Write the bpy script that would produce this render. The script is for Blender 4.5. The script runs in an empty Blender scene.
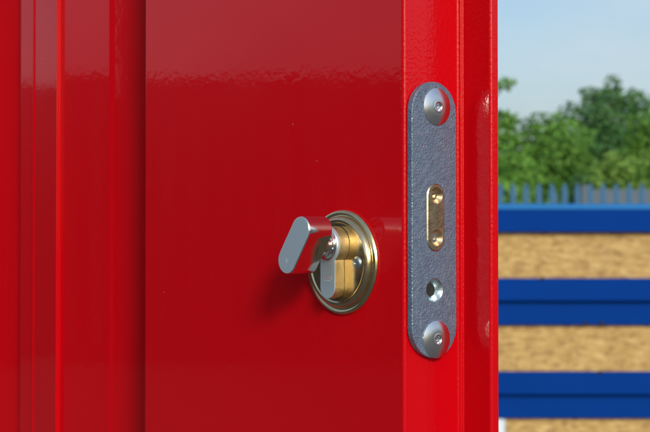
import bpy, bmesh, math, random
import numpy as np
from mathutils import Vector, Matrix

R = math.radians
sc = bpy.context.scene
COL = sc.collection

# ------------------------------------------------------------------ camera
F_PX, CX, CY, HORIZON = 1590.0, 325.0, 216.0, 245.0      # in pixels of the 650x432 photograph
CAM_H = 1.10
PITCH = math.atan((HORIZON - CY) / F_PX)
cam_d = bpy.data.cameras.new("camera")
cam = bpy.data.objects.new("camera", cam_d); COL.objects.link(cam)
cam.location = (0, 0, CAM_H)
cam.rotation_euler = (R(90) + PITCH, 0, 0)
cam_d.sensor_width = 36.0
cam_d.lens = 36.0 * F_PX / 650.0
cam_d.clip_start, cam_d.clip_end = 0.02, 3000.0
cam_d.dof.use_dof = True
cam_d.dof.focus_distance = 0.715
cam_d.dof.aperture_fstop = 31.0
sc.camera = cam

# ------------------------------------------------------------------ light
SUN_EL, SUN_AZ = R(22.0), R(13.0)          # azimuth: to the right of straight behind the camera
SUN_DIR = Vector((math.sin(SUN_AZ) * math.cos(SUN_EL), -math.cos(SUN_AZ) * math.cos(SUN_EL), math.sin(SUN_EL)))
world = bpy.data.worlds.new("World"); sc.world = world; world.use_nodes = True
wn = world.node_tree; wn.nodes.clear()
sky = wn.nodes.new("ShaderNodeTexSky"); sky.sky_type = 'NISHITA'; sky.sun_disc = False
sky.sun_elevation = SUN_EL
sky.sun_rotation = math.atan2(SUN_DIR.x, SUN_DIR.y)
sky.air_density, sky.dust_density, sky.ozone_density = 1.0, 2.9, 2.6
bg = wn.nodes.new("ShaderNodeBackground"); bg.inputs[1].default_value = 0.15
wo = wn.nodes.new("ShaderNodeOutputWorld")
# thin milky cloud over the whole sky
wtc = wn.nodes.new("ShaderNodeTexCoord"); wmp = wn.nodes.new("ShaderNodeMapping"); wmp.inputs["Scale"].default_value = (1, 1, 2.2)
wno = wn.nodes.new("ShaderNodeTexNoise"); wno.inputs["Scale"].default_value = 7.0; wno.inputs["Detail"].default_value = 5; wno.inputs["Roughness"].default_value = 0.55
wrm = wn.nodes.new("ShaderNodeMapRange"); wrm.inputs[1].default_value = 0.35; wrm.inputs[2].default_value = 0.75; wrm.inputs[3].default_value = 0.05; wrm.inputs[4].default_value = 0.55
wmx = wn.nodes.new("ShaderNodeMix"); wmx.data_type = 'RGBA'; wmx.inputs[7].default_value = (4.3, 4.75, 5.0, 1)
wn.links.new(wtc.outputs["Generated"], wmp.inputs[0]); wn.links.new(wmp.outputs[0], wno.inputs["Vector"]); wn.links.new(wno.outputs[0], wrm.inputs[0])
wn.links.new(wrm.outputs[0], wmx.inputs[0]); wn.links.new(sky.outputs[0], wmx.inputs[6])
wn.links.new(wmx.outputs[2], bg.inputs[0]); wn.links.new(bg.outputs[0], wo.inputs[0])
sun_d = bpy.data.lights.new("sun", 'SUN'); sun_d.energy = 2.05; sun_d.angle = R(10.0); sun_d.color = (1.0, 0.95, 0.88)
sun = bpy.data.objects.new("sun", sun_d); COL.objects.link(sun)
sun.rotation_euler = SUN_DIR.to_track_quat('Z', 'Y').to_euler()
sun.location = (2, -6, 6)
sc.view_settings.view_transform = 'Standard'; sc.view_settings.look = 'None'
sc.view_settings.exposure = 0.08; sc.view_settings.gamma = 1.0
sc.view_settings.use_curve_mapping = False
sc.cycles.max_bounces = 8; sc.cycles.glossy_bounces = 6
sc.cycles.sample_clamp_indirect = 8.0

# ------------------------------------------------------------------ helpers
def pixel_ray(px, py):
    x, y = (px - CX) / F_PX, (CY - py) / F_PX
    d = Vector((x, 1.0, y))
    c, s = math.cos(PITCH), math.sin(PITCH)
    return Vector((d.x, d.y * c - d.z * s, d.y * s + d.z * c))
def at_depth(px, py, Y):
    d = pixel_ray(px, py); return Vector((0, 0, CAM_H)) + d * (Y / d.y)

DOOR_ROT = R(-49.0)
cp = at_depth(404, HORIZON, 0.700)
DOOR_ORG = Vector((cp.x, cp.y, 0.0))                 # the near vertical corner of the door, on the ground
LX = Vector((math.cos(DOOR_ROT), math.sin(DOOR_ROT), 0))   # door local x: out of the lock edge
LY = Vector((-math.sin(DOOR_ROT), math.cos(DOOR_ROT), 0))  # door local y: into the door's thickness
def on_face(px, py, off=0.0):          # pixel -> door-local point on the plane y = -off
    d = pixel_ray(px, py); o = Vector((0, 0, CAM_H)) - DOOR_ORG
    t = (-off - o.dot(LY)) / d.dot(LY); p = o + d * t
    return Vector((p.dot(LX), p.dot(LY), p.z))
def on_edge(px, py, off=0.0):          # pixel -> door-local point on the plane x = off
    d = pixel_ray(px, py); o = Vector((0, 0, CAM_H)) - DOOR_ORG
    t = (off - o.dot(LX)) / d.dot(LX); p = o + d * t
    return Vector((p.dot(LX), p.dot(LY), p.z))

def empty(name, loc=(0, 0, 0), rz=0.0):
    o = bpy.data.objects.new(name, None); COL.objects.link(o)
    o.empty_display_size = 0.1
    o.location = loc; o.rotation_euler = (0, 0, rz); return o
def tag(o, label=None, cat=None, group=None, kind=None):
    if label: o["label"] = label
    if cat: o["category"] = cat
    if group: o["group"] = group
    if kind: o["kind"] = kind
    return o
def link_mesh(name, me, parent=None, loc=(0, 0, 0)):
    o = bpy.data.objects.new(name, me); COL.objects.link(o)
    o.location = loc
    if parent: o.parent = parent
    return o
def build(name, bm, mat, parent=None, loc=(0, 0, 0), smooth=None, weighted=False):
    bmesh.ops.remove_doubles(bm, verts=bm.verts, dist=1e-6)
    bmesh.ops.recalc_face_normals(bm, faces=bm.faces)
    me = bpy.data.meshes.new(name); bm.to_mesh(me); bm.free()
    for m in (mat if isinstance(mat, (list, tuple)) else [mat]): me.materials.append(m)
    if smooth is not None:
        me.polygons.foreach_set("use_smooth", [True] * len(me.polygons))
        me.set_sharp_from_angle(angle=R(smooth))
    o = link_mesh(name, me, parent, loc)
    if weighted:
        md = o.modifiers.new("weighted", 'WEIGHTED_NORMAL'); md.keep_sharp = True; md.weight = 100
    return o

FACE = lambda a, b, h: (a, -h, b)      # frame of the door's inner face: a right, b up, h out
EDGE = lambda a, b, h: (h, a, b)       # frame of the lock edge
WALL = lambda a, b, h: (a, -h, b)

def box(bm, x0, x1, y0, y1, z0, z1, bev=0.0):
    v = [bm.verts.new(p) for p in [(x0, y0, z0), (x1, y0, z0), (x1, y1, z0), (x0, y1, z0), (x0, y0, z1), (x1, y0, z1), (x1, y1, z1), (x0, y1, z1)]]
    fs = [bm.faces.new([v[i] for i in f]) for f in [(0, 3, 2, 1), (4, 5, 6, 7), (0, 1, 5, 4), (1, 2, 6, 5), (2, 3, 7, 6), (3, 0, 4, 7)]]
    if bev:
        es = list({e for f in fs for e in f.edges})
        bmesh.ops.bevel(bm, geom=es, offset=bev, segments=2, profile=0.5, affect='EDGES')
def loops_stack(bm, rings, fr, cap0=True, cap1=True, mi=0):
    """rings: list of (loop of (a,b), h)"""
    vs = [[bm.verts.new(fr(a, b, h)) for a, b in lp] for lp, h in rings]
    n = len(vs[0])
    for r0, r1 in zip(vs, vs[1:]):
        for i in range(n):
            f = bm.faces.new([r0[i], r0[(i + 1) % n], r1[(i + 1) % n], r1[i]]); f.material_index = mi
    if cap0: f = bm.faces.new(vs[0]); f.material_index = mi
    if cap1: f = bm.faces.new(vs[-1]); f.material_index = mi
    return vs
def circle(r, n=48, c=(0, 0)):
    return [(c[0] + r * math.cos(2 * math.pi * i / n), c[1] + r * math.sin(2 * math.pi * i / n)) for i in range(n)]
def lathe(bm, prof, fr, n=64, c=(0, 0), cap0=True, cap1=True, mi=0):
    return loops_stack(bm, [(circle(r, n, c), h) for r, h in prof], fr, cap0, cap1, mi)
def stadium(half, r, tilt=0.0, n=14, c=(0, 0)):
    """two caps of radius r at +-half along an axis tilted from vertical (towards +a at the top)"""
    out = []
    for s, a0 in ((1, 0.0), (-1, math.pi)):
        for i in range(n + 1):
            t = a0 + math.pi * i / n
            x, y = r * math.cos(t), r * math.sin(t) + s * half
            out.append((c[0] + x * math.cos(tilt) + y * math.sin(tilt), c[1] - x * math.sin(tilt) + y * math.cos(tilt)))
    return out
def fill_holes(bm, loops, h, fr, mi=0):
    es = []
    for lp in loops:
        vs = [bm.verts.new(fr(a, b, h)) for a, b in lp]
        es += [bm.edges.new((vs[i], vs[(i + 1) % len(vs)])) for i in range(len(vs))]
    g = bmesh.ops.triangle_fill(bm, edges=es, use_beauty=True)
    for f in g['geom']:
        if isinstance(f, bmesh.types.BMFace): f.material_index = mi
def fillet(pts, closed=True, seg=6):
    """pts: (x, y, radius) -> rounded polyline"""
    out = []; n = len(pts)
    for i, (x, y, r) in enumerate(pts):
        if r <= 0 or (not closed and i in (0, n - 1)):
            out.append((x, y)); continue
        p = Vector((x, y)); a = Vector(pts[(i - 1) % n][:2]) - p; b = Vector(pts[(i + 1) % n][:2]) - p
        la, lb = a.length, b.length; a.normalize(); b.normalize()
        ang = a.angle(b)
        if ang > math.pi - 1e-3: out.append((x, y)); continue
        t = min(r / math.tan(ang / 2), la * 0.49, lb * 0.49); rr = t * math.tan(ang / 2)
        c = p + (a + b).normalized() * (rr / math.sin(ang / 2))
        s, e = p + a * t - c, p + b * t - c
        d = s.angle_signed(e)
        for k in range(seg + 1):
            v = s.copy(); v.rotate(Matrix.Rotation(-d * k / seg, 2)); out.append((c.x + v.x, c.y + v.y))
    return out
def extrude_profile(bm, prof, z0, z1):
    lo = [bm.verts.new((x, y, z0)) for x, y in prof]; hi = [bm.verts.new((x, y, z1)) for x, y in prof]
    n = len(prof)
    for i in range(n): bm.faces.new([lo[i], lo[(i + 1) % n], hi[(i + 1) % n], hi[i]])
    bmesh.ops.triangulate(bm, faces=[bm.faces.new(lo), bm.faces.new(hi)])

# ------------------------------------------------------------------ materials
def mat(name):
    m = bpy.data.materials.new(name); m.use_nodes = True
    nt = m.node_tree; nt.nodes.clear()
    o = nt.nodes.new("ShaderNodeOutputMaterial"); p = nt.nodes.new("ShaderNodeBsdfPrincipled")
    nt.links.new(p.outputs[0], o.inputs[0]); return m, nt, p
def N(nt, t, **kw):
    n = nt.nodes.new(t)
    for k, v in kw.items():
        if k.startswith("i_"):
            key = k[2:]
            n.inputs[int(key) if key.isdigit() else key.replace("_", " ")].default_value = v
        else: setattr(n, k, v)
    return n
def coords(nt, scale=(1, 1, 1), rot=(0, 0, 0), out="Object"):
    tc = N(nt, "ShaderNodeTexCoord"); mp = N(nt, "ShaderNodeMapping")
    mp.inputs["Scale"].default_value = scale; mp.inputs["Rotation"].default_value = rot
    nt.links.new(tc.outputs[out], mp.inputs[0]); return mp.outputs[0]
def noise(nt, vec, scale, detail=3, rough=0.5):
    n = N(nt, "ShaderNodeTexNoise"); n.inputs["Scale"].default_value = scale; n.inputs["Detail"].default_value = detail
    n.inputs["Roughness"].default_value = rough; nt.links.new(vec, n.inputs["Vector"]); return n
def ramp(nt, fac, stops):
    r = N(nt, "ShaderNodeValToRGB"); e = r.color_ramp.elements
    while len(e) < len(stops): e.new(0.5)
    for i, (p, c) in enumerate(stops):
        e[i].position = p; e[i].color = c if len(c) == 4 else (*c, 1)
    nt.links.new(fac, r.inputs[0]); return r.outputs[0]
def bump(nt, height, dist, strength=1.0, prev=None):
    b = N(nt, "ShaderNodeBump"); b.inputs["Distance"].default_value = dist; b.inputs["Strength"].default_value = strength
    nt.links.new(height, b.inputs["Height"])
    if prev: nt.links.new(prev, b.inputs["Normal"])
    return b.outputs[0]
def mixc(nt, fac, a, b, mode='MIX'):
    m = N(nt, "ShaderNodeMix", data_type='RGBA', blend_type=mode)
    for sock, v in ((m.inputs[0], fac), (m.inputs[6], a), (m.inputs[7], b)):
        if hasattr(v, "links"): nt.links.new(v, sock)
        else: sock.default_value = v if not isinstance(v, tuple) or len(v) == 4 else (*v, 1)
    return m.outputs[2]

def red_paint(name, peel=1.0, edge=0.0, base=(0.525, 0.0008, 0.005), speck=0.0):
    m, nt, p = mat(name); v = coords(nt)
    n0 = noise(nt, v, 6, 3); col = mixc(nt, n0.outputs[0], tuple(c * 0.94 for c in base), tuple(min(1, c * 1.06) for c in base))
    # tiny dust nibs caught in the paint
    vo = N(nt, "ShaderNodeTexVoronoi"); vo.inputs["Scale"].default_value = 170; nt.links.new(v, vo.inputs["Vector"])
    dot = N(nt, "ShaderNodeMath", operation='LESS_THAN', i_1=0.055); nt.links.new(vo.outputs["Distance"], dot.inputs[0])
    sep = N(nt, "ShaderNodeSeparateColor"); nt.links.new(vo.outputs["Color"], sep.inputs[0])
    rare = N(nt, "ShaderNodeMath", operation='LESS_THAN', i_1=0.012 + speck); nt.links.new(sep.outputs[0], rare.inputs[0])
    nib = N(nt, "ShaderNodeMath", operation='MULTIPLY'); nt.links.new(dot.outputs[0], nib.inputs[0]); nt.links.new(rare.outputs[0], nib.inputs[1])
    col = mixc(nt, nib.outputs[0], col, (0.55, 0.25, 0.18))
    nt.links.new(col, p.inputs["Base Color"])
    p.inputs["Roughness"].default_value = 0.30
    p.inputs["Specular IOR Level"].default_value = 0.06
    p.inputs["Coat Weight"].default_value = 1.0; p.inputs["Coat Roughness"].default_value = 0.035; p.inputs["Coat IOR"].default_value = 1.35
    sm = noise(nt, v, 11, 5, 0.6); nt.links.new(ramp(nt, sm.outputs[0], [(0.40, (0.025,) * 3), (0.72, (0.085,) * 3)]), p.inputs["Coat Roughness"])
    a = noise(nt, v, 260, 2, 0.45); b = noise(nt, v, 14, 1)
    bb = bump(nt, b.outputs[0], 0.00008 * peel)
    ah = a.outputs[0]
    if edge:      # heavier orange peel where the spray built up on the folded lock edge
        sp = N(nt, "ShaderNodeSeparateXYZ"); nt.links.new(v, sp.inputs[0])
        mr = N(nt, "ShaderNodeMapRange"); nt.links.new(sp.outputs[0], mr.inputs[0])
        for q, val in zip((1, 2, 3, 4), (-0.0030, -0.0008, 0.0, edge)): mr.inputs[q].default_value = val
        fine = noise(nt, v, 620, 2, 0.5)
        mu = N(nt, "ShaderNodeMath", operation='MULTIPLY_ADD'); nt.links.new(fine.outputs[0], mu.inputs[0]); nt.links.new(mr.outputs[0], mu.inputs[1]); nt.links.new(ah, mu.inputs[2]); ah = mu.outputs[0]
    bb = bump(nt, ah, 0.000016 * peel, prev=bb)
    bb = bump(nt, nib.outputs[0], 0.0001, prev=bb)
    nt.links.new(bb, p.inputs["Normal"]); nt.links.new(bb, p.inputs["Coat Normal"])
    return m
M_RED = red_paint("red_gloss_paint", 1.0)
M_RED2 = red_paint("red_gloss_paint_frame", 1.4, edge=5.0, speck=0.008)

def metal(name, col, rough, bumps=None, var=0.0):
    m, nt, p = mat(name); v = coords(nt)
    p.inputs["Metallic"].default_value = 1.0; p.inputs["Roughness"].default_value = rough
    p.inputs["Base Color"].default_value = (*col, 1)
    n = noise(nt, v, 220, 4, 0.6)
    if var:
        c = mixc(nt, n.outputs[0], tuple(x * (1 - var) for x in col), tuple(min(1, x * (1 + var)) for x in col)); nt.links.new(c, p.inputs["Base Color"])
        rr = ramp(nt, n.outputs[0], [(0.3, (rough * 0.75,) * 3), (0.7, (rough * 1.35,) * 3)]); nt.links.new(rr, p.inputs["Roughness"])
    if bumps:
        sc_, dist = bumps; v2 = coords(nt, scale=sc_); nn = noise(nt, v2, 1.0, 3, 0.6)
        nt.links.new(bump(nt, nn.outputs[0], dist), p.inputs["Normal"])
    return m
M_CHROME = metal("polished_chrome", (0.84, 0.84, 0.84), 0.09, var=0.03)
M_SATIN = metal("satin_chrome_face", (0.80, 0.93, 0.97), 0.55, bumps=((400, 400, 9000), 0.00001))
M_BRASS_POL = metal("polished_brass", (0.72, 0.60, 0.36), 0.17, var=0.06)
M_BRASS_SAW = metal("sawn_brass", (0.64, 0.49, 0.24), 0.42, bumps=((700, 3000, 2000), 0.00018), var=0.12)
M_BRASS_OLD = metal("worn_brass", (0.66, 0.52, 0.33), 0.27, bumps=((600, 600, 600), 0.0001), var=0.18)
M_ZINC = metal("zinc_plate", (0.55, 0.66, 0.70), 0.30, bumps=((900, 900, 900), 0.0001), var=0.15)
def turned_steel():
    m, nt, p = mat("turned_bright_steel"); tc = N(nt, "ShaderNodeTexCoord")
    ln = N(nt, "ShaderNodeVectorMath", operation='LENGTH')
    sx = N(nt, "ShaderNodeVectorMath", operation='MULTIPLY'); sx.inputs[1].default_value = (0, 1, 1)
    nt.links.new(tc.outputs["Object"], sx.inputs[0]); nt.links.new(sx.outputs[0], ln.inputs[0])
    n = N(nt, "ShaderNodeTexNoise", noise_dimensions='1D'); n.inputs["Scale"].default_value = 5200; n.inputs["Detail"].default_value = 2
    nt.links.new(ln.outputs["Value"], n.inputs["W"])
    nt.links.new(bump(nt, n.outputs[0], 0.000012), p.inputs["Normal"])
    p.inputs["Metallic"].default_value = 1; p.inputs["Base Color"].default_value = (0.86, 0.87, 0.89, 1); p.inputs["Roughness"].default_value = 0.21
    return m
M_TURN = turned_steel()
def hammered():
    m, nt, p = mat("hammered_blue_grey_paint"); v = coords(nt)
    n1 = noise(nt, v, 1050, 2, 0.5)
    vo = N(nt, "ShaderNodeTexVoronoi", feature='SMOOTH_F1'); vo.inputs["Scale"].default_value = 1100; nt.links.new(v, vo.inputs["Vector"])
    ad = N(nt, "ShaderNodeMath", operation='ADD'); nt.links.new(n1.outputs[0], ad.inputs[0]); nt.links.new(vo.outputs["Distance"], ad.inputs[1])
    hb = bump(nt, ad.outputs[0], 0.00034); nt.links.new(hb, p.inputs["Normal"]); nt.links.new(hb, p.inputs["Coat Normal"])
    c = ramp(nt, noise(nt, v, 300, 3).outputs[0], [(0.3, (0.10, 0.145, 0.215)), (0.7, (0.15, 0.205, 0.285))])
    nt.links.new(c, p.inputs["Base Color"])
    p.inputs["Metallic"].default_value = 0.25; p.inputs["Coat Weight"].default_value = 0.6; p.inputs["Coat Roughness"].default_value = 0.08; p.inputs["Roughness"].default_value = 0.3; p.inputs["Specular IOR Level"].default_value = 0.6
    return m
M_HAMMER = hammered()
def plain(name, col, rough=0.5, var=0.1, scale=20, bdist=0.0, metallic=0.0, spec=0.5):
    m, nt, p = mat(name); v = coords(nt); n = noise(nt, v, scale, 4, 0.6)
    nt.links.new(mixc(nt, n.outputs[0], tuple(c * (1 - var) for c in col), tuple(c * (1 + var) for c in col)), p.inputs["Base Color"])
    p.inputs["Roughness"].default_value = rough; p.inputs["Metallic"].default_value = metallic; p.inputs["Specular IOR Level"].default_value = spec
    if bdist: nt.links.new(bump(nt, n.outputs[0], bdist), p.inputs["Normal"])
    return m
M_DARK = plain("black_void", (0.012, 0.011, 0.010), 0.8)
M_MARK = plain("red_brown_print", (0.30, 0.20, 0.21), 0.5)
M_MARK2 = plain("pale_print", (0.36, 0.42, 0.45), 0.5)
M_BLUE = plain("blue_painted_steel", (0.0008, 0.036, 0.225), 0.7, 0.10, 3, spec=0.04)
M_BLUECAP = plain("blue_paint_sunlit_lip", (0.003, 0.14, 0.40), 0.5, 0.12, 4, spec=0.2)  # lighter blue paints in the sun and sky caught by the cap's lip
M_PALE_BLUE = plain("faded_blue_fence_paint", (0.030, 0.120, 0.235), 0.6, 0.18, 2)
M_WHITE = plain("white_painted_post", (0.62, 0.72, 0.78), 0.5)
M_GREYP = plain("grey_concrete_panel", (0.10, 0.13, 0.16), 0.9, 0.18, 3, 0.004)
M_CONT = plain("dark_container_paint", (0.045, 0.038, 0.038), 0.7, 0.15, 2)
M_STEEL = plain("galvanised_steel", (0.35, 0.36, 0.37), 0.5, 0.15, 30, metallic=0.6)
M_BARK = plain("bark", (0.085, 0.065, 0.045), 0.9, 0.3, 6, 0.02)
def osb():
    m, nt, p = mat("oriented_strand_board"); v = coords(nt)
    oi = N(nt, "ShaderNodeObjectInfo"); off = N(nt, "ShaderNodeVectorMath", operation='ADD')
    sc3 = N(nt, "ShaderNodeVectorMath", operation='SCALE'); sc3.inputs["Scale"].default_value = 37.0
    cmb = N(nt, "ShaderNodeCombineXYZ"); nt.links.new(oi.outputs["Random"], cmb.inputs[0]); nt.links.new(oi.outputs["Random"], cmb.inputs[2])
    nt.links.new(cmb.outputs[0], sc3.inputs[0]); nt.links.new(v, off.inputs[0]); nt.links.new(sc3.outputs[0], off.inputs[1])
    layers = []
    for rot, scl in ((0.25, (30, 30, 75)), (-0.6, (27, 27, 70)), (0.9, (34, 34, 80))):
        mp = N(nt, "ShaderNodeMapping"); mp.inputs["Rotation"].default_value = (0, rot, 0); mp.inputs["Scale"].default_value = scl
        nt.links.new(off.outputs[0], mp.inputs[0])
        vo = N(nt, "ShaderNodeTexVoronoi"); vo.inputs["Scale"].default_value = 1.0; nt.links.new(mp.outputs[0], vo.inputs["Vector"])
        s = N(nt, "ShaderNodeSeparateColor"); nt.links.new(vo.outputs["Color"], s.inputs[0]); layers.append((s, vo))
    n = noise(nt, off.outputs[0], 3.5, 3)
    f = N(nt, "ShaderNodeMath", operation='GREATER_THAN', i_1=0.52); nt.links.new(n.outputs[0], f.inputs[0])
    a = N(nt, "ShaderNodeMix", data_type='FLOAT'); nt.links.new(f.outputs[0], a.inputs[0]); nt.links.new(layers[0][0].outputs[0], a.inputs[2]); nt.links.new(layers[1][0].outputs[1], a.inputs[3])
    b = N(nt, "ShaderNodeMix", data_type='FLOAT'); b.inputs[0].default_value = 0.45; nt.links.new(a.outputs[0], b.inputs[2]); nt.links.new(layers[2][0].outputs[2], b.inputs[3])
    c = ramp(nt, b.outputs[0], [(0.05, (0.27, 0.15, 0.045)), (0.35, (0.41, 0.26, 0.080)), (0.65, (0.49, 0.325, 0.110)), (0.95, (0.60, 0.43, 0.17))])
    st = noise(nt, off.outputs[0], 1.7, 5, 0.65)
    c = mixc(nt, ramp(nt, st.outputs[0], [(0.60, (0, 0, 0)), (0.78, (0.3, 0.3, 0.3))]), c, (0.13, 0.10, 0.065))
    nt.links.new(c, p.inputs["Base Color"]); p.inputs["Roughness"].default_value = 0.7
    nt.links.new(bump(nt, b.outputs[0], 0.002), p.inputs["Normal"]); return m
M_OSB = osb()
def leaf(name, dark, light):
    m, nt, p = mat(name)
    at = N(nt, "ShaderNodeAttribute", attribute_name="tone")
    c = ramp(nt, at.outputs["Fac"], [(0.0, dark), (1.0, light)])
    nt.links.new(c, p.inputs["Base Color"]); p.inputs["Roughness"].default_value = 0.6; p.inputs["Specular IOR Level"].default_value = 0.25
    tr = N(nt, "ShaderNodeBsdfTranslucent"); nt.links.new(c, tr.inputs[0])
    mx = N(nt, "ShaderNodeMixShader"); mx.inputs[0].default_value = 0.3
    out = [n for n in nt.nodes if n.type == 'OUTPUT_MATERIAL'][0]
    nt.links.new(p.outputs[0], mx.inputs[1]); nt.links.new(tr.outputs[0], mx.inputs[2]); nt.links.new(mx.outputs[0], out.inputs[0]); return m
M_LEAF_MID = leaf("mid_green_leaves", (0.080, 0.195, 0.028), (0.200, 0.43, 0.075))
M_LEAF_DARK = leaf("dark_green_leaves", (0.045, 0.135, 0.042), (0.115, 0.275, 0.080))
M_LEAF_PALE = leaf("yellow_green_leaves", (0.125, 0.245, 0.040), (0.27, 0.45, 0.095))

# ------------------------------------------------------------------ ground
def ground_mat():
    m, nt, p = mat("yard_concrete_and_grass"); v = coords(nt)
    n = noise(nt, v, 60, 5, 0.7); big = noise(nt, v, 0.35, 4)
    tar = mixc(nt, n.outputs[0], (0.06, 0.058, 0.055), (0.12, 0.117, 0.11))
    gr = mixc(nt, noise(nt, v, 7, 5).outputs[0], (0.045, 0.075, 0.02), (0.11, 0.14, 0.045))
    sep = N(nt, "ShaderNodeSeparateXYZ"); nt.links.new(v, sep.inputs[0])
    ln = N(nt, "ShaderNodeVectorMath", operation='LENGTH'); nt.links.new(v, ln.inputs[0])
    md = N(nt, "ShaderNodeMath", operation='MULTIPLY_ADD', i_1=6.0, i_2=0.0); nt.links.new(big.outputs[0], md.inputs[0])
    ad = N(nt, "ShaderNodeMath", operation='ADD'); nt.links.new(ln.outputs["Value"], ad.inputs[0]); nt.links.new(md.outputs[0], ad.inputs[1])
    f = N(nt, "ShaderNodeMapRange"); f.inputs[1].default_value = 20; f.inputs[2].default_value = 21.5; nt.links.new(ad.outputs[0], f.inputs[0])
    nt.links.new(mixc(nt, f.outputs[0], tar, gr), p.inputs["Base Color"]); p.inputs["Roughness"].default_value = 0.9
    nt.links.new(bump(nt, n.outputs[0], 0.006), p.inputs["Normal"]); return m
bm = bmesh.new(); s = 1500
bm.faces.new([bm.verts.new(p) for p in ((-s, -s, 0), (s, -s, 0), (s, s, 0), (-s, s, 0))])
tag(build("ground", bm, ground_mat()), kind="structure")

# ------------------------------------------------------------------ blue and strand-board hoarding
HY = 7.0
def hz(py): return at_depth(575, py, HY).z
hoarding = empty("hoarding", (0.0, HY, 0)); tag(hoarding, "low hoarding of strand board strips between blue horizontal steel boards", "hoarding")
HX0, HX1 = -2.6, 4.9
def hboard(name, z0, z1, y0, m, x0=HX0, x1=HX1, th=0.02, bev=0.0025):
    bm = bmesh.new(); box(bm, x0, x1, y0, y0 + th, z0, z1, bev); return build(name, bm, m, hoarding)
zz = {k: hz(k) for k in (203.8, 209.5, 232, 278, 300.5, 303.5, 325, 371, 394, 397, 417)}
pitch = zz[278] - zz[371]
hboard("blue_board", zz[232], zz[209.5], -0.03, M_BLUE)
bm = bmesh.new()                                  # rolled cap along the top
prof = [(-0.034, zz[209.5] + 0.001), (-0.026, zz[203.8] - 0.004), (-0.012, zz[203.8]), (0.06, zz[203.8]), (0.06, zz[209.5] + 0.001)]
lo = [bm.verts.new((HX0, y, z)) for y, z in prof]; hi = [bm.verts.new((HX1, y, z)) for y, z in prof]
for i in range(5): bm.faces.new([lo[i], lo[(i + 1) % 5], hi[(i + 1) % 5], hi[i]])
bm.faces.new(lo); bm.faces.new(hi); build("capping", bm, M_BLUECAP, hoarding)
z_top, z_mid0, z_mid1, z_bot = zz[278], zz[300.5], zz[303.5], zz[325]
for k in range(3):
    d = -pitch * k
    if z_top + d < 0.05: break
    hboard("blue_board", z_mid0 + d, z_top + d, -0.048, M_BLUE, th=0.034)
    hboard("blue_board", max(0.02, z_bot + d), z_mid0 + d + 0.012, -0.0135, M_BLUE)
strips = [(zz[278] - 0.03, zz[232] + 0.03)] + [(zz[371] - pitch * k - 0.03, zz[325] - pitch * k + 0.03) for k in range(2)]
joints = [HX0, -0.30, 1.62 + 0.9, HX1]
for k, (z0, z1) in enumerate(strips):
    js = [HX0, -1.1 + 0.13 * k, 2.75 + 0.2 * k, HX1]
    for a, b in zip(js, js[1:]):
        hboard("strand_board", max(z0, 0.03), z1, 0.014, M_OSB, a + 0.0015, b - 0.0015, 0.015, 0.001)
for x in (-2.5, -0.9, 0.735 - 0.02, 2.6, 4.8):
    bm = bmesh.new(); box(bm, x, x + 0.05, 0.031, 0.085, 0.0, zz[209.5], 0.003); build("post", bm, M_STEEL, hoarding)
# bolts at board edges
bolt_bm = bmesh.new(); lathe(bolt_bm, [(0.009, 0), (0.009, 0.003), (0.006, 0.006), (0.002, 0.007)], WALL, 12, cap0=False)
bolt0 = None
for px, py, yy in ((601, 323.5, -0.0145), (598, 371.5, -0.049), (541, 278.5, -0.049), (585, 323.5, -0.0145)):
    p = at_depth(px, py, HY)
    if bolt0 is None: bolt0 = build("bolt", bolt_bm, M_DARK, hoarding, (p.x, yy, p.z), smooth=40)
    else: link_mesh("bolt", bolt0.data, hoarding, (p.x, yy, p.z))
# white stub post standing just in front of the hoarding
p0 = at_depth(505.2, 419, HY - 0.06)
bm = bmesh.new(); r = 0.03
lathe(bm, [(r, 0), (r, p0.z - 0.004), (r - 0.004, p0.z), (0.004, p0.z + 0.002)], lambda a, b, h: (a, b, h), 24)
tag(build("marker_post", bm, M_WHITE, None, (p0.x - r, HY - 0.07, 0), smooth=40), "short white round post in front of the hoarding, beside the door edge", "post")

# ------------------------------------------------------------------ palisade fence
PY = 19.0; PITCH_P = 0.154
fence = empty("palisade_fence", (0, PY, 0)); tag(fence, "faded blue steel palisade fence with pointed pales behind the hoarding", "fence")
ztip = at_depth(575, 182.5, PY).z
bm = bmesh.new(); w = 0.034; t = 0.012
outl = [(-w, 0.05), (w, 0.05), (w, ztip - 0.09), (w * 0.45, ztip - 0.03), (0.0, ztip), (-w * 0.45, ztip - 0.03), (-w, ztip - 0.09)]
def bendy(x): return -0.012 * (1 - abs(x) / w)     # W-section: the spine stands proud
fr = [bm.verts.new((x, bendy(x), z)) for x, z in outl]; bk = [bm.verts.new((x, bendy(x) + 0.003, z)) for x, z in outl]
sp0, sp1 = bm.verts.new((0, bendy(0), 0.05)), bm.verts.new((0, bendy(0) + 0.003, 0.05))
for L, S, flip in ((fr, sp0, 0), (bk, sp1, 1)):
    bm.faces.new([L[0], S, L[4], L[5], L[6]]); bm.faces.new([S, L[1], L[2], L[3], L[4]])
for i in range(1, 7): bm.faces.new([fr[i], fr[(i + 1) % 7], bk[(i + 1) % 7], bk[i]])
bm.faces.new([fr[0], sp0, sp1, bk[0]]); bm.faces.new([sp0, fr[1], bk[1], sp1])
pale = None; phase = at_depth(513.2, 195, PY).x
for i in range(-52, 60):
    x = phase + PITCH_P * i
    if pale is None: pale = build("pale", bm, M_PALE_BLUE, fence, (x, 0, 0))
    else: link_mesh("pale", pale.data, fence, (x, 0, 0))
for z in (0.45, 1.42):
    bm = bmesh.new(); box(bm, phase - 8.2, phase + 9.3, 0.005, 0.045, z, z + 0.045); build("rail", bm, M_PALE_BLUE, fence)
for i in range(7):
    bm = bmesh.new(); x = phase - 8.1 + i * 2.85; box(bm, x, x + 0.08, 0.047, 0.12, 0, 1.72); build("post", bm, M_PALE_BLUE, fence)

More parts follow.
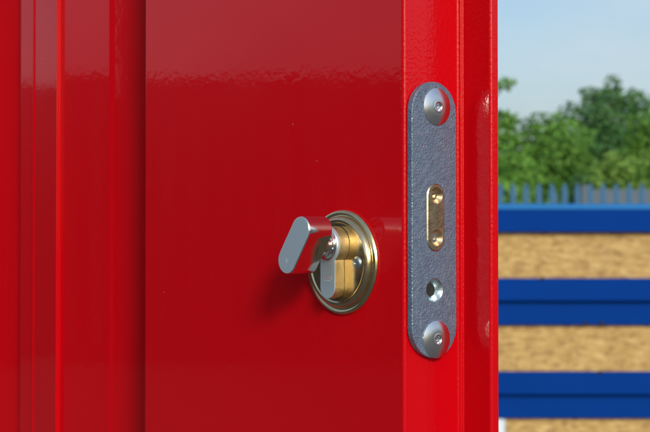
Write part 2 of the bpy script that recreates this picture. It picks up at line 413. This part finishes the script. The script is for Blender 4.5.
# grey panel wall beyond the fence on the right
GY = 26.0; gx0 = at_depth(586, 200, GY).x; gz = at_depth(620, 187.5, GY).z
gw = empty("panel_wall", (gx0, GY, 0)); tag(gw, "low grey concrete panel wall seen through the fence on the right", "wall")
for i in range(6):
    bm = bmesh.new(); box(bm, 1.5 * i + 0.06, 1.5 * (i + 1) - 0.06, 0.02, 0.09, 0, gz - 0.03 - 0.03 * (i % 2), 0.006); build("panel", bm, M_GREYP, gw)
for i in range(7):
    bm = bmesh.new(); box(bm, 1.5 * i - 0.07, 1.5 * i + 0.07, 0.0, 0.12, 0, gz + 0.04, 0.01); build("post", bm, M_GREYP, gw)

# ------------------------------------------------------------------ trees
def tree(name, label, cat, base, height, rx, ry, crown_lo, leaf_mat, seed, clumps=60, per=170, size=0.16, spread=0.42, sparse=0.0, group=None, limbs=7, extra=()):
    """crown = many leaf clumps spread through an uneven ellipsoid; trunk and limbs reach the clumps"""
    rg = np.random.default_rng(seed); rnd = random.Random(seed)
    root = empty(name, base); tag(root, label, cat, group)
    cz, rz = (height + crown_lo) / 2, (height - crown_lo) / 2
    cs = []
    while len(cs) < clumps:
        d = rg.normal(size=3); d /= np.linalg.norm(d)
        r = rg.uniform(0.3, 1.0) ** 0.4
        wob = 0.92 + 0.16 * math.sin(3 * math.atan2(d[1], d[0]) + seed) + 0.14 * math.sin(5 * d[2] + seed * 1.7)
        q = d * r * wob
        cs.append((q[0] * rx, q[1] * ry, cz + q[2] * rz))
    cs = np.array(cs); 
    if len(extra): cs = np.vstack([cs, np.array([e[:3] for e in extra])])
    n_ex = len(extra); V = []; T = []
    for k, c in enumerate(cs):
        ex = k >= len(cs) - n_ex
        m = int(per * rg.uniform(0.5, 1.3) * (1 - sparse)) if not ex else int(extra[k - len(cs)][4])
        s = spread * rg.uniform(0.65, 1.3) if not ex else extra[k - len(cs)][3]
        d = rg.normal(size=(m, 3)); d /= np.linalg.norm(d, axis=1)[:, None]
        p = c + d * (rg.uniform(0.15, 1, size=(m, 1)) ** 0.5) * np.array([s * 1.15, s * 1.15, s * 0.8])
        nrm = d * 0.7 + rg.normal(size=(m, 3)) * 0.55 + np.array([0, 0, 0.35]); nrm /= np.linalg.norm(nrm, axis=1)[:, None]
        u = np.cross(nrm, rg.normal(size=(m, 3))); u /= np.linalg.norm(u, axis=1)[:, None]; v = np.cross(nrm, u)
        ls = size * rg.uniform(0.6, 1.25, size=(m, 1))
        q = np.stack([p - u * ls * 0.5, p + v * ls * 0.30 + nrm * ls * 0.06, p + u * ls * 0.5, p - v * ls * 0.30 + nrm * ls * 0.06], axis=1)
        V.append(q.reshape(-1, 3)); T.append(np.repeat(np.clip(rg.uniform(0.15, 0.85) + rg.normal(size=m) * 0.15, 0, 1), 4))
    V = np.concatenate(V); T = np.concatenate(T); nq = len(V) // 4
    me = bpy.data.meshes.new("crown"); me.vertices.add(len(V)); me.vertices.foreach_set("co", V.ravel().astype(np.float32))
    me.loops.add(nq * 4); me.loops.foreach_set("vertex_index", np.arange(nq * 4, dtype=np.int32))
    me.polygons.add(nq); me.polygons.foreach_set("loop_start", np.arange(0, nq * 4, 4, dtype=np.int32))
    me.update(calc_edges=True); a = me.attributes.new("tone", 'FLOAT', 'POINT'); a.data.foreach_set("value", T.astype(np.float32))
    me.materials.append(leaf_mat); link_mesh("crown", me, root)
    bm = bmesh.new()
    def limb(p, q, r0, r1, n=6):
        p, q = Vector(p), Vector(q); prev = None
        bend = Vector((rnd.uniform(-1, 1), rnd.uniform(-1, 1), 0.4)) * (q - p).length * 0.10
        for i in range(4):
            f = i / 3; c = p.lerp(q, f) + bend * math.sin(math.pi * f); r = r0 + (r1 - r0) * f
            ax = (q - p).normalized(); u = ax.orthogonal().normalized(); v = ax.cross(u)
            ring = [bm.verts.new(c + (u * math.cos(2 * math.pi * j / n) + v * math.sin(2 * math.pi * j / n)) * r) for j in range(n)]
            if prev:
                for j in range(n): bm.faces.new([prev[j], prev[(j + 1) % n], ring[(j + 1) % n], ring[j]])
            prev = ring
    th = 0.035 * height
    limb((0, 0, -0.05), (0.05 * rx, 0, cz), th, th * 0.5, 10)
    fork = (0.02 * rx, 0, crown_lo * 0.75 + cz * 0.25)
    for i in range(limbs):
        c = cs[rnd.randrange(len(cs) - n_ex)] if n_ex else cs[rnd.randrange(len(cs))]
        limb(fork, tuple(c), th * 0.42, th * 0.1)
    for e in cs[len(cs) - n_ex:] if n_ex else []:
        limb((float(e[0]) * 0.35, float(e[1]) * 0.35, cz + 0.4 * rz), tuple(e), th * 0.25, th * 0.06, 5)
    build("trunk", bm, M_BARK, root, smooth=60)
    return root
def tree_px(name, label, cat, px, top, width_px, Y, lo, mt, seed, group=None, **kw):
    b = at_depth(px, 240, Y); h = at_depth(px, top, Y).z; hw = width_px / 2 / F_PX * Y
    ex = [((at_depth(x, y, Y).x - b.x), 0.2, at_depth(x, y, Y).z, s, n) for x, y, s, n in kw.pop("tips", ())]
    return tree(name, label, cat, (b.x, Y, 0), h, hw, hw * 0.9, lo, mt, seed, group=group, extra=ex, **kw)
G_T = "trees beyond the fence"
tree_px("tree", "sparse tree mostly hidden behind the red door, only twig ends showing", "tree", 462, 62, 92, 34, 1.2, M_LEAF_MID, 3, G_T, clumps=46, per=120, sparse=0.3, size=0.15, spread=0.36,
        tips=((507, 83, 0.20, 60), (503, 122, 0.30, 130), (511, 118, 0.16, 45), (505, 142, 0.30, 150), (513, 137, 0.14, 30)))
tree_px("tree", "round bright green tree nearest the red door edge", "tree", 545, 122, 84, 40, 0.7, M_LEAF_MID, 11, G_T, clumps=90, per=170, size=0.16, spread=0.46,
        tips=((528, 137, 0.5, 170), (540, 127, 0.5, 170), (552, 125, 0.5, 170), (565, 128, 0.5, 170), (575, 136, 0.5, 170)))
tree_px("tree", "tallest dark green tree with sparse twigs on top", "tree", 612, 91, 112, 50, 0.7, M_LEAF_DARK, 8, G_T, clumps=120, per=170, size=0.18, spread=0.55,
        tips=((588, 91, 0.26, 40), (592, 100, 0.35, 70), (609, 80, 0.20, 16), (618, 79, 0.22, 18), (613, 88, 0.25, 24), (573, 114, 0.5, 150), (600, 104, 0.5, 170), (625, 99, 0.55, 190), (641, 103, 0.55, 190), (632, 108, 0.6, 200)))
tree_px("bush", "pale yellow green bush in front of the dark tree", "bush", 622, 148, 70, 36, 0.3, M_LEAF_PALE, 21, G_T, clumps=60, per=170, size=0.14, spread=0.38)
tree_px("tree", "green tree cut by the right picture border", "tree", 664, 104, 74, 43, 0.6, M_LEAF_MID, 33, G_T, clumps=80, per=170, size=0.17, spread=0.46)
tree_px("bush", "dark low bush under the tall tree, behind the pales", "bush", 588, 166, 62, 38, 0.1, M_LEAF_DARK, 41, G_T, clumps=50, per=180, size=0.14, spread=0.36)
tree_px("bush", "low green bush behind the pales nearest the door", "bush", 516, 160, 56, 33, 0.1, M_LEAF_MID, 45, G_T, clumps=50, per=180, size=0.14, spread=0.34)
proto = tree_px("tree", "broad tree far behind, between the round and the dark tree", "tree", 570, 134, 110, 58, 0.4, M_LEAF_DARK, 52, G_T, clumps=90, per=170, size=0.20, spread=0.62)
def copy_tree(src, name, loc, rz, s, label):
    r = src.copy(); r.name = name; COL.objects.link(r); r.location = loc; r.rotation_euler = (0, 0, rz); r.scale = (s, s, s); r["label"] = label; r["group"] = "unseen trees added for reflections"
    for ch in src.children:
        c = ch.copy(); COL.objects.link(c); c.parent = r
rnd = random.Random(5)
ring = [(26, 4), (25, -1), (27, -6), (24, -11), (18, -19), (10, -24), (3, -27), (-3, -26), (-8, -25), (-13, -22), (-17, -18), (-20, -14), (-23, -9), (-25, -4.5), (-26, -1.5)]  # unseen trees added for reflections, enlarged on the left to darken them
for i, (x, y) in enumerate(ring):
    copy_tree(proto, "tree", (x, y, 0), rnd.uniform(0, 6), rnd.uniform(0.72, 0.9) * (1.7 if x < 0 else 1.0), "unseen dark tree added outside the picture for the door paint to mirror")

# ------------------------------------------------------------------ container standing across the yard on the left (mirrored in the paint)
cont = empty("storage_container", (-14.0, 1.75, 0)); tag(cont, "dark corrugated storage container across the yard", "container")
CL, CH, CW = 12.2, 2.69, 2.44
prof = []; y = 0.12
while y < CL - 0.3:
    prof += [(-0.045, y), (-0.045, y + 0.07), (-0.01, y + 0.14), (-0.01, y + 0.21)]; y += 0.28
bm = bmesh.new()
lo = [bm.verts.new((x, y, 0.18)) for x, y in prof]; hi = [bm.verts.new((x, y, CH - 0.1)) for x, y in prof]
for i in range(len(prof) - 1): bm.faces.new([lo[i], lo[i + 1], hi[i + 1], hi[i]])
build("side_panel", bm, M_CONT, cont)
bm = bmesh.new(); box(bm, -CW, -0.06, 0.06, CL - 0.06, 0.15, CH - 0.03); build("body", bm, M_CONT, cont)
for z0, z1 in ((0.02, 0.18), (CH - 0.1, CH)):
    bm = bmesh.new(); box(bm, -0.07, 0.0, 0.1, CL - 0.1, z0, z1, 0.006); build("rail", bm, M_CONT, cont)
for y in (0, CL - 0.1):
    for x in (-0.1, -CW):
        bm = bmesh.new(); box(bm, x, x + 0.1, y, y + 0.1, 0.0, CH + 0.01, 0.008); build("corner_post", bm, M_CONT, cont)

def copy_container(loc, label):
    r = cont.copy(); r.name = "storage_container"; COL.objects.link(r); r.location = loc; r["label"] = label
    for ch in cont.children:
        c = ch.copy(); COL.objects.link(c); c.parent = r
cont["group"] = "storage containers along the yard"
copy_container((-14.0, -10.56, 0), "unseen dark container, lower one of a stack added to darken the door reflections")  # stack added out of view so the door folds mirror something dark
copy_container((-14.0, -10.56, CH + 0.012), "unseen dark container, upper one of a stack added to darken the door reflections")

# ------------------------------------------------------------------ THE DOOR
door = empty("steel_door", DOOR_ORG, DOOR_ROT)
tag(door, "open glossy red steel door with brass thumb turn lock and hammered edge plate", "door")
Z0, Z1 = 0.05, 2.15
x_crease = on_edge(426.5, 215).y
y_fl = on_edge(461, 215).y                          # depth of the flange behind the lock edge
x_fl = on_face(491, 215, -y_fl).x                   # how far the flange stands out
y_lip = on_edge(498.6, 215, x_fl).y
x_box = on_face(145, 215).x
W_DOOR = 0.86
mm = 0.001
# lock stile: inner face, rounded corner, rebated edge, flange and its folded lip
P = [(x_box, 34.5 * mm, 0), (x_box, 0, 0.8 * mm), (0, 0, 1.6 * mm),
     (0.9 * mm, x_crease, 0.45 * mm), (0.05 * mm, x_crease + 0.25 * mm, 0.2 * mm),
     (0.0, y_fl - 2.2 * mm, 1.4 * mm), (1.5 * mm, y_fl - 1.3 * mm, 0.7 * mm), (1.6 * mm, y_fl, 0.9 * mm),
     (x_fl, y_fl, 1.5 * mm), (x_fl + 0.3 * mm, y_lip, 0.9 * mm), (-0.02, y_lip, 0), (-0.02, 30 * mm, 0), (x_box + 0.006, 30 * mm, 0), (x_box + 0.006, 34.5 * mm, 0)]
bm = bmesh.new(); extrude_profile(bm, fillet(P, True, 6), Z0, Z1)
build("lock_stile", bm, M_RED2, door, smooth=40, weighted=True)

# corrugated skin
f1, rR, rL, wR, wL, f3 = (v * mm for v in (28, 27, 23.5, 20.5, 22.5, 36.4))   # depths: channel, ridge, second rib, deep channel
xr = on_face(109, 215, -rR).x; xf = xr + 0.004; xl = on_face(60.5, 215, -rL).x; xw = on_face(56.5, 215, -wR).x
xb = on_face(33, 215, -21.5 * mm).x; xv = on_face(20, 215, -wL).x
pts = [(x_box + 0.030, 36.4 * mm, 0), (x_box + 0.004, 36.4 * mm, 0), (xf, f1, 3 * mm)]; k = 0
period = xr - (xv - 0.070)
while True:
    o = -period * k
    if k and xr + o - period < -W_DOOR + 0.03: break
    pts += [(xr + o, rR, 6 * mm), (xl + o, rL, 0.3 * mm), (xw + o, wR, 0.5 * mm)]
    yb = wR + (wL - wR) * (xw - xb) / (xw - xv)
    pts += [(xb + 2.0 * mm + o, yb, 0.8 * mm), (xb + o, yb - 0.7 * mm, 0.8 * mm), (xb - 1.5 * mm + o, yb + 0.5 * mm, 0.8 * mm), (xv + o, wL, 1.2 * mm),
            (xv - 0.003 + o, f3, 2 * mm), (xv - 0.052 + o, f1, 6 * mm)]
    k += 1
pts += [(xr - period * k, rR, 3 * mm), (-W_DOOR + 0.02, rR, 0)]
front = fillet(pts, False, 6)
prof = front + [(x, y + 1.5 * mm) for x, y in reversed(front)]
bm = bmesh.new(); extrude_profile(bm, prof, Z0 + 0.004, Z1 - 0.004)
build("corrugated_panel", bm, M_RED, door, smooth=40, weighted=True)
# hinge stile, rails and outer skin that make the leaf whole
bm = bmesh.new(); extrude_profile(bm, fillet([(-W_DOOR, 0.002, 2 * mm), (-W_DOOR + 0.06, 0.002, 2 * mm), (-W_DOOR + 0.06, y_lip, 0), (-W_DOOR, y_lip, 2 * mm)]), Z0, Z1)
build("hinge_stile", bm, M_RED2, door, smooth=40, weighted=True)
for z in (Z0, Z1 - 0.06):
    bm = bmesh.new(); box(bm, -W_DOOR + 0.062, x_box - 0.002, 0.0, 0.012, z, z + 0.06, 0.0015); build("rail", bm, M_RED2, door, smooth=40)
bm = bmesh.new(); box(bm, -W_DOOR + 0.0605, -0.0205, y_lip - 0.003, y_lip - 0.0005, Z0 + 0.002, Z1 - 0.002); build("outer_skin", bm, M_RED, door)
for z in (0.35, 1.10, 1.85):
    bm = bmesh.new(); lathe(bm, [(0.011, z - 0.05), (0.012, z - 0.048), (0.012, z + 0.048), (0.011, z + 0.05)], lambda a, b, h: (a - W_DOOR - 0.0125, b + y_lip * 0.5, h), 24)
    build("hinge", bm, M_STEEL, door, smooth=40)
# the post it hangs on
post_w = door_pos = None
pp = DOOR_ORG + LX * (-W_DOOR - 0.0255) + LY * 0.0
gp = empty("door_post", (pp.x, pp.y, 0), DOOR_ROT); tag(gp, "red square steel post carrying the hinges of the open door", "post")
bm = bmesh.new(); box(bm, -0.09, 0.0, -0.03, 0.06, 0.012, 2.2, 0.004); build("upright", bm, M_RED, gp, smooth=40)
bm = bmesh.new(); box(bm, -0.14, 0.05, -0.08, 0.11, 0.0, 0.012, 0.002); build("base_plate", bm, M_RED, gp)
bm = bmesh.new(); box(bm, -0.094, 0.004, -0.034, 0.064, 2.2, 2.206, 0.001); build("cap", bm, M_RED, gp)

# ---- rose (escutcheon) of the cylinder
pc = on_face(343, 262.2)
ROSE = (pc.x, -0.0001, pc.z)
H = 4.0 * mm; RR = 24.0 * mm
slot_c, slot_r, slot_w = 8.0 * mm, 8.9 * mm, 5.35 * mm         # opening a little larger than the cylinder
def euro(r, hw, top, bottom, n=30):
    """euro-profile outline centred on the rose: round head above, narrow web below"""
    a0 = math.asin(hw / r); out = []
    for i in range(n + 1):
        t = -math.pi / 2 + a0 + (2 * math.pi - 2 * a0) * i / n
        out.append((r * math.cos(t), top + r * math.sin(t)))
    for i in range(11):
        t = math.pi + math.pi * i / 10
        out.append((hw * math.cos(t), bottom + hw + hw * math.sin(t) * 1.0))
    return out
rose = empty("escutcheon", ROSE); rose.parent = door
bm = bmesh.new()
lathe(bm, [(RR, 0), (RR, 0.7 * mm), (RR - 0.5 * mm, 1.5 * mm), (RR - 1.3 * mm, 1.9 * mm), (RR - 2.1 * mm, 1.75 * mm), (RR - 2.5 * mm, 1.45 * mm),
           (RR - 2.8 * mm, 1.5 * mm), (RR - 3.1 * mm, 2.6 * mm), (RR - 3.7 * mm, 3.5 * mm), (RR - 4.6 * mm, 4.0 * mm), (RR - 5.4 * mm, 3.95 * mm), (RR - 6.1 * mm, 3.5 * mm)], FACE, 96, cap0=True, cap1=False)
hole = euro(slot_r, slot_w, slot_c, -16.9 * mm)
HD = 3.5 * mm
fill_holes(bm, [circle(RR - 6.1 * mm, 96), hole], HD, FACE)
loops_stack(bm, [(hole, HD), (hole, 0.2 * mm)], FACE, False, False)
build("rose", bm, M_BRASS_POL, rose, smooth=28)
bm = bmesh.new(); loops_stack(bm, [(euro(slot_r - 0.0002, slot_w - 0.0002, slot_c, -16.7 * mm), 0.4 * mm), (euro(slot_r - 0.0002, slot_w - 0.0002, slot_c, -16.7 * mm), 0.1 * mm)], FACE); build("cutout", bm, M_DARK, rose)
# cross-head screw
ps = on_face(357.2, 262.8, HD)
bm = bmesh.new()
lathe(bm, [(2.9 * mm, 0), (2.9 * mm, 0.25 * mm), (2.6 * mm, 0.7 * mm), (1.9 * mm, 1.05 * mm), (1.5 * mm, 1.12 * mm)], FACE, 36, cap0=False, cap1=False)
cross = []
aw, al = 0.26 * mm, 1.15 * mm
for q in range(4):
    t = q * math.pi / 2 + 0.5
    for a, b in ((al, -aw), (al, aw), (aw, aw)):
        cross.append((a * math.cos(t) - b * math.sin(t), a * math.sin(t) + b * math.cos(t)))
fill_holes(bm, [circle(1.5 * mm, 36), cross], 1.12 * mm, FACE)
loops_stack(bm, [(cross, 1.12 * mm), ([(a * 0.6, b * 0.6) for a, b in cross], 0.2 * mm)], FACE, False, True)
build("screw", bm, M_ZINC, rose, (ps.x - ROSE[0], -HD - ROSE[1] - 0.00005, ps.z - ROSE[2]), smooth=40)

# ---- lock cylinder
cyl = empty("lock_cylinder", ROSE); cyl.parent = door
PR = H + 5.4 * mm                                     # the cylinder stands this far off the door
body = euro(8.5 * mm, 5.0 * mm, slot_c, -16.5 * mm)
shrink = euro(8.2 * mm, 4.75 * mm, slot_c, -16.25 * mm)
bm = bmesh.new(); loops_stack(bm, [(body, 0.5 * mm), (body, PR - 0.35 * mm)], FACE); build("cylinder_body", bm, M_BRASS_SAW, cyl, smooth=30)
bm = bmesh.new(); loops_stack(bm, [(body, PR - 0.34 * mm), (body, PR - 0.12 * mm), (shrink, PR)], FACE, False, True); build("front_face", bm, M_SATIN, cyl, smooth=25)
# printed mark on the web: a row of small letters with a thin line below
bm = bmesh.new()
def bar(a0, a1, b0, b1, h=PR + 0.03 * mm): box(bm, a0 * mm, a1 * mm, -h, -h + 0.03 * mm, b0 * mm, b1 * mm)
for i, g in enumerate(("I", "E", "O")):
    a = -2.3 + i * 1.55; b = -7.6
    if g == "I": bar(a + .3, a + .65, b, b + 1.7)
    if g == "E":
        bar(a, a + .35, b, b + 1.7)
        for bb in (0, .68, 1.38): bar(a + .36, a + 1.1, b + bb, b + bb + .3)
    if g == "O":
        bar(a, a + .35, b, b + 1.7); bar(a + .85, a + 1.2, b, b + 1.7); bar(a + .36, a + .84, b, b + .3); bar(a + .36, a + .84, b + 1.4, b + 1.7)
build("maker_mark", bm, M_MARK, cyl)
bm = bmesh.new(); bar(-2.4, 2.5, -8.5, -8.15); bar(2.6, 3.0, -7.8, -6.2); build("mark_line", bm, M_MARK2, cyl)
# neck with turned rings
bm = bmesh.new(); K0 = PR + 6.2 * mm
lathe(bm, [(7.2 * mm, PR - 0.05 * mm), (7.2 * mm, PR + 0.7 * mm), (6.9 * mm, PR + 1.0 * mm), (6.1 * mm, PR + 1.15 * mm), (6.1 * mm, PR + 1.7 * mm), (6.5 * mm, PR + 1.9 * mm), (6.5 * mm, PR + 2.7 * mm),
           (6.1 * mm, PR + 2.9 * mm), (5.2 * mm, PR + 3.3 * mm), (5.0 * mm, K0 + 0.3 * mm)], FACE, 64, (0, slot_c), False, False)
build("neck", bm, M_CHROME, cyl, smooth=30)
# thumb turn: a slanted obround bar
K1 = K0 + 14.0 * mm
tilt = R(35.0); kc = (0.0, slot_c - 0.2 * mm)
kh, kr, ch = 8.2 * mm, 6.2 * mm, 0.55 * mm
bm = bmesh.new()
loops_stack(bm, [(stadium(kh, kr - ch, tilt, 20, kc), K0), (stadium(kh, kr, tilt, 20, kc), K0 + ch), (stadium(kh, kr, tilt, 20, kc), K1 - ch), (stadium(kh, kr - ch * 0.55, tilt, 20, kc), K1 - ch * 0.12)], FACE, True, False)
knob = build("thumb_turn", bm, M_CHROME, cyl, smooth=25)
bm = bmesh.new()
loops_stack(bm, [(stadium(kh, kr - ch * 0.55, tilt, 20, kc), K1 - ch * 0.12), (stadium(kh, kr - ch * 0.75, tilt, 20, kc), K1)], FACE, False, True)
build("thumb_turn_face", bm, M_SATIN, cyl, smooth=15)
ec = (kc[0] - math.sin(tilt) * 8.6 * mm, kc[1] - math.cos(tilt) * 8.6 * mm)
bm = bmesh.new(); loops_stack(bm, [(stadium(0.6 * mm, 0.5 * mm, -0.2, 8, ec), K1 - 0.01 * mm), (stadium(0.6 * mm, 0.45 * mm, -0.2, 8, ec), K1 + 0.03 * mm)], FACE, False, True); build("emblem", bm, M_MARK2, cyl)

# ---- hammered edge plate
TH = 2.9 * mm; X0 = 0.95 * mm
pt, pb_ = on_edge(434, 81.5, X0 + TH), on_edge(434, 358.3, X0 + TH)
yl, yr = on_edge(412.0, 220, X0 + TH).y, on_edge(456.6, 220, X0 + TH).y
pw = yr - yl; pcy = (yl + yr) / 2; pcz = (pt.z + pb_.z) / 2; plen = pt.z - pb_.z
plate = empty("edge_plate", (X0, pcy, pcz)); plate.parent = door
def rel(px, py): q = on_edge(px, py, X0 + TH); return (q.y - pcy, q.z - pcz)
hs, rs = plen / 2 - pw / 2, pw / 2
ch = 0.4 * mm
ins_c = rel(435.6, 217.6); hole_c = rel(434.6, 290); s1 = rel(436.6, 106.8); s2 = rel(436.2, 339.5)
bm = bmesh.new()
loops_stack(bm, [(stadium(hs, rs, 0, 20), 0), (stadium(hs, rs, 0, 20), TH - ch), (stadium(hs, rs - ch * 0.3, 0, 20), TH - ch * 0.3), (stadium(hs, rs - ch, 0, 20), TH)], EDGE, True, False)
csk = circle(5.3 * mm, 40, hole_c)
insl = stadium(9.6 * mm, 5.55 * mm, 0, 12, ins_c)
fill_holes(bm, [stadium(hs, rs - ch, 0, 20), csk, insl], TH, EDGE)
loops_stack(bm, [(insl, TH), (insl, 0.4 * mm)], EDGE, False, False)
build("plate", bm, M_HAMMER, plate, smooth=50, weighted=True)
# countersunk fixing hole: bright cone, dark bore
bm = bmesh.new()
lathe(bm, [(5.3 * mm, TH - 0.01 * mm), (5.1 * mm, TH - 0.25 * mm), (2.9 * mm, TH - 2.5 * mm), (2.8 * mm, TH - 2.8 * mm)], EDGE, 40, hole_c, False, False)
build("countersink", bm, M_ZINC, plate, smooth=40)
bm = bmesh.new(); lathe(bm, [(2.82 * mm, TH - 2.79 * mm), (2.8 * mm, TH - 2.85 * mm)], EDGE, 32, hole_c, False, True); build("bore", bm, M_DARK, plate)
# brass insert with two countersunk screw holes
ih = TH + 0.35 * mm
o = [rel(436.2, 195.4), rel(436.4, 237.8)]
bm = bmesh.new(); out0 = stadium(9.6 * mm, 5.45 * mm, 0, 12, ins_c); out1 = stadium(9.6 * mm, 5.0 * mm, 0, 12, ins_c)
loops_stack(bm, [(out0, 0.5 * mm), (out0, ih - 0.35 * mm), (out1, ih)], EDGE, True, False)
fill_holes(bm, [out1] + [circle(3.75 * mm, 32, c) for c in o], ih, EDGE)
for c in o: lathe(bm, [(3.75 * mm, ih), (3.5 * mm, ih - 0.3 * mm), (2.1 * mm, ih - 1.9 * mm), (2.1 * mm, ih - 2.3 * mm)], EDGE, 32, c, False, False)
build("brass_insert", bm, M_BRASS_OLD, plate, smooth=35)
for c, t in zip(o, (0.2, 0.7)):
    bm = bmesh.new(); hx = [(c[0] + 1.05 * mm * math.cos(t + i * math.pi / 3), c[1] + 1.05 * mm * math.sin(t + i * math.pi / 3)) for i in range(6)]
    fill_holes(bm, [circle(2.08 * mm, 32, c), hx], ih - 2.0 * mm, EDGE); loops_stack(bm, [(hx, ih - 2.0 * mm), (hx, 0.3 * mm)], EDGE, False, True)
    build("socket_screw", bm, M_BRASS_OLD if t < .5 else M_TURN, plate, smooth=30)
# two wide domed rivet-screws
bm = bmesh.new(); rh = 8.3 * mm
prof = [(rh, 0.0), (rh, 0.30 * mm)] + [(rh - (rh - 2.5 * mm) * f, 0.30 * mm + 1.0 * mm * (1 - (1 - f) ** 2.0)) for f in (0.04, 0.15, 0.3, 0.5, 0.7, 0.88, 1.0)]
prof += [(2.35 * mm, 1.36 * mm), (2.1 * mm, 1.30 * mm), (1.85 * mm, 1.1 * mm), (1.45 * mm, 0.5 * mm)]
lathe(bm, prof, EDGE, 64, cap0=False, cap1=False)
hx = [(0.85 * mm * math.cos(0.3 + i * math.pi / 3), 0.85 * mm * math.sin(0.3 + i * math.pi / 3)) for i in range(6)]
fill_holes(bm, [circle(1.45 * mm, 64), hx], 0.5 * mm, EDGE); loops_stack(bm, [(hx, 0.5 * mm), (hx, -0.4 * mm)], EDGE, False, True)
sa = build("domed_screw", bm, M_TURN, plate, (TH + 0.0001, s1[0], s1[1]), smooth=40)
sb = link_mesh("domed_screw", sa.data, plate, (TH + 0.0001, s2[0], s2[1])); sb.rotation_euler = (0.8, 0, 0)
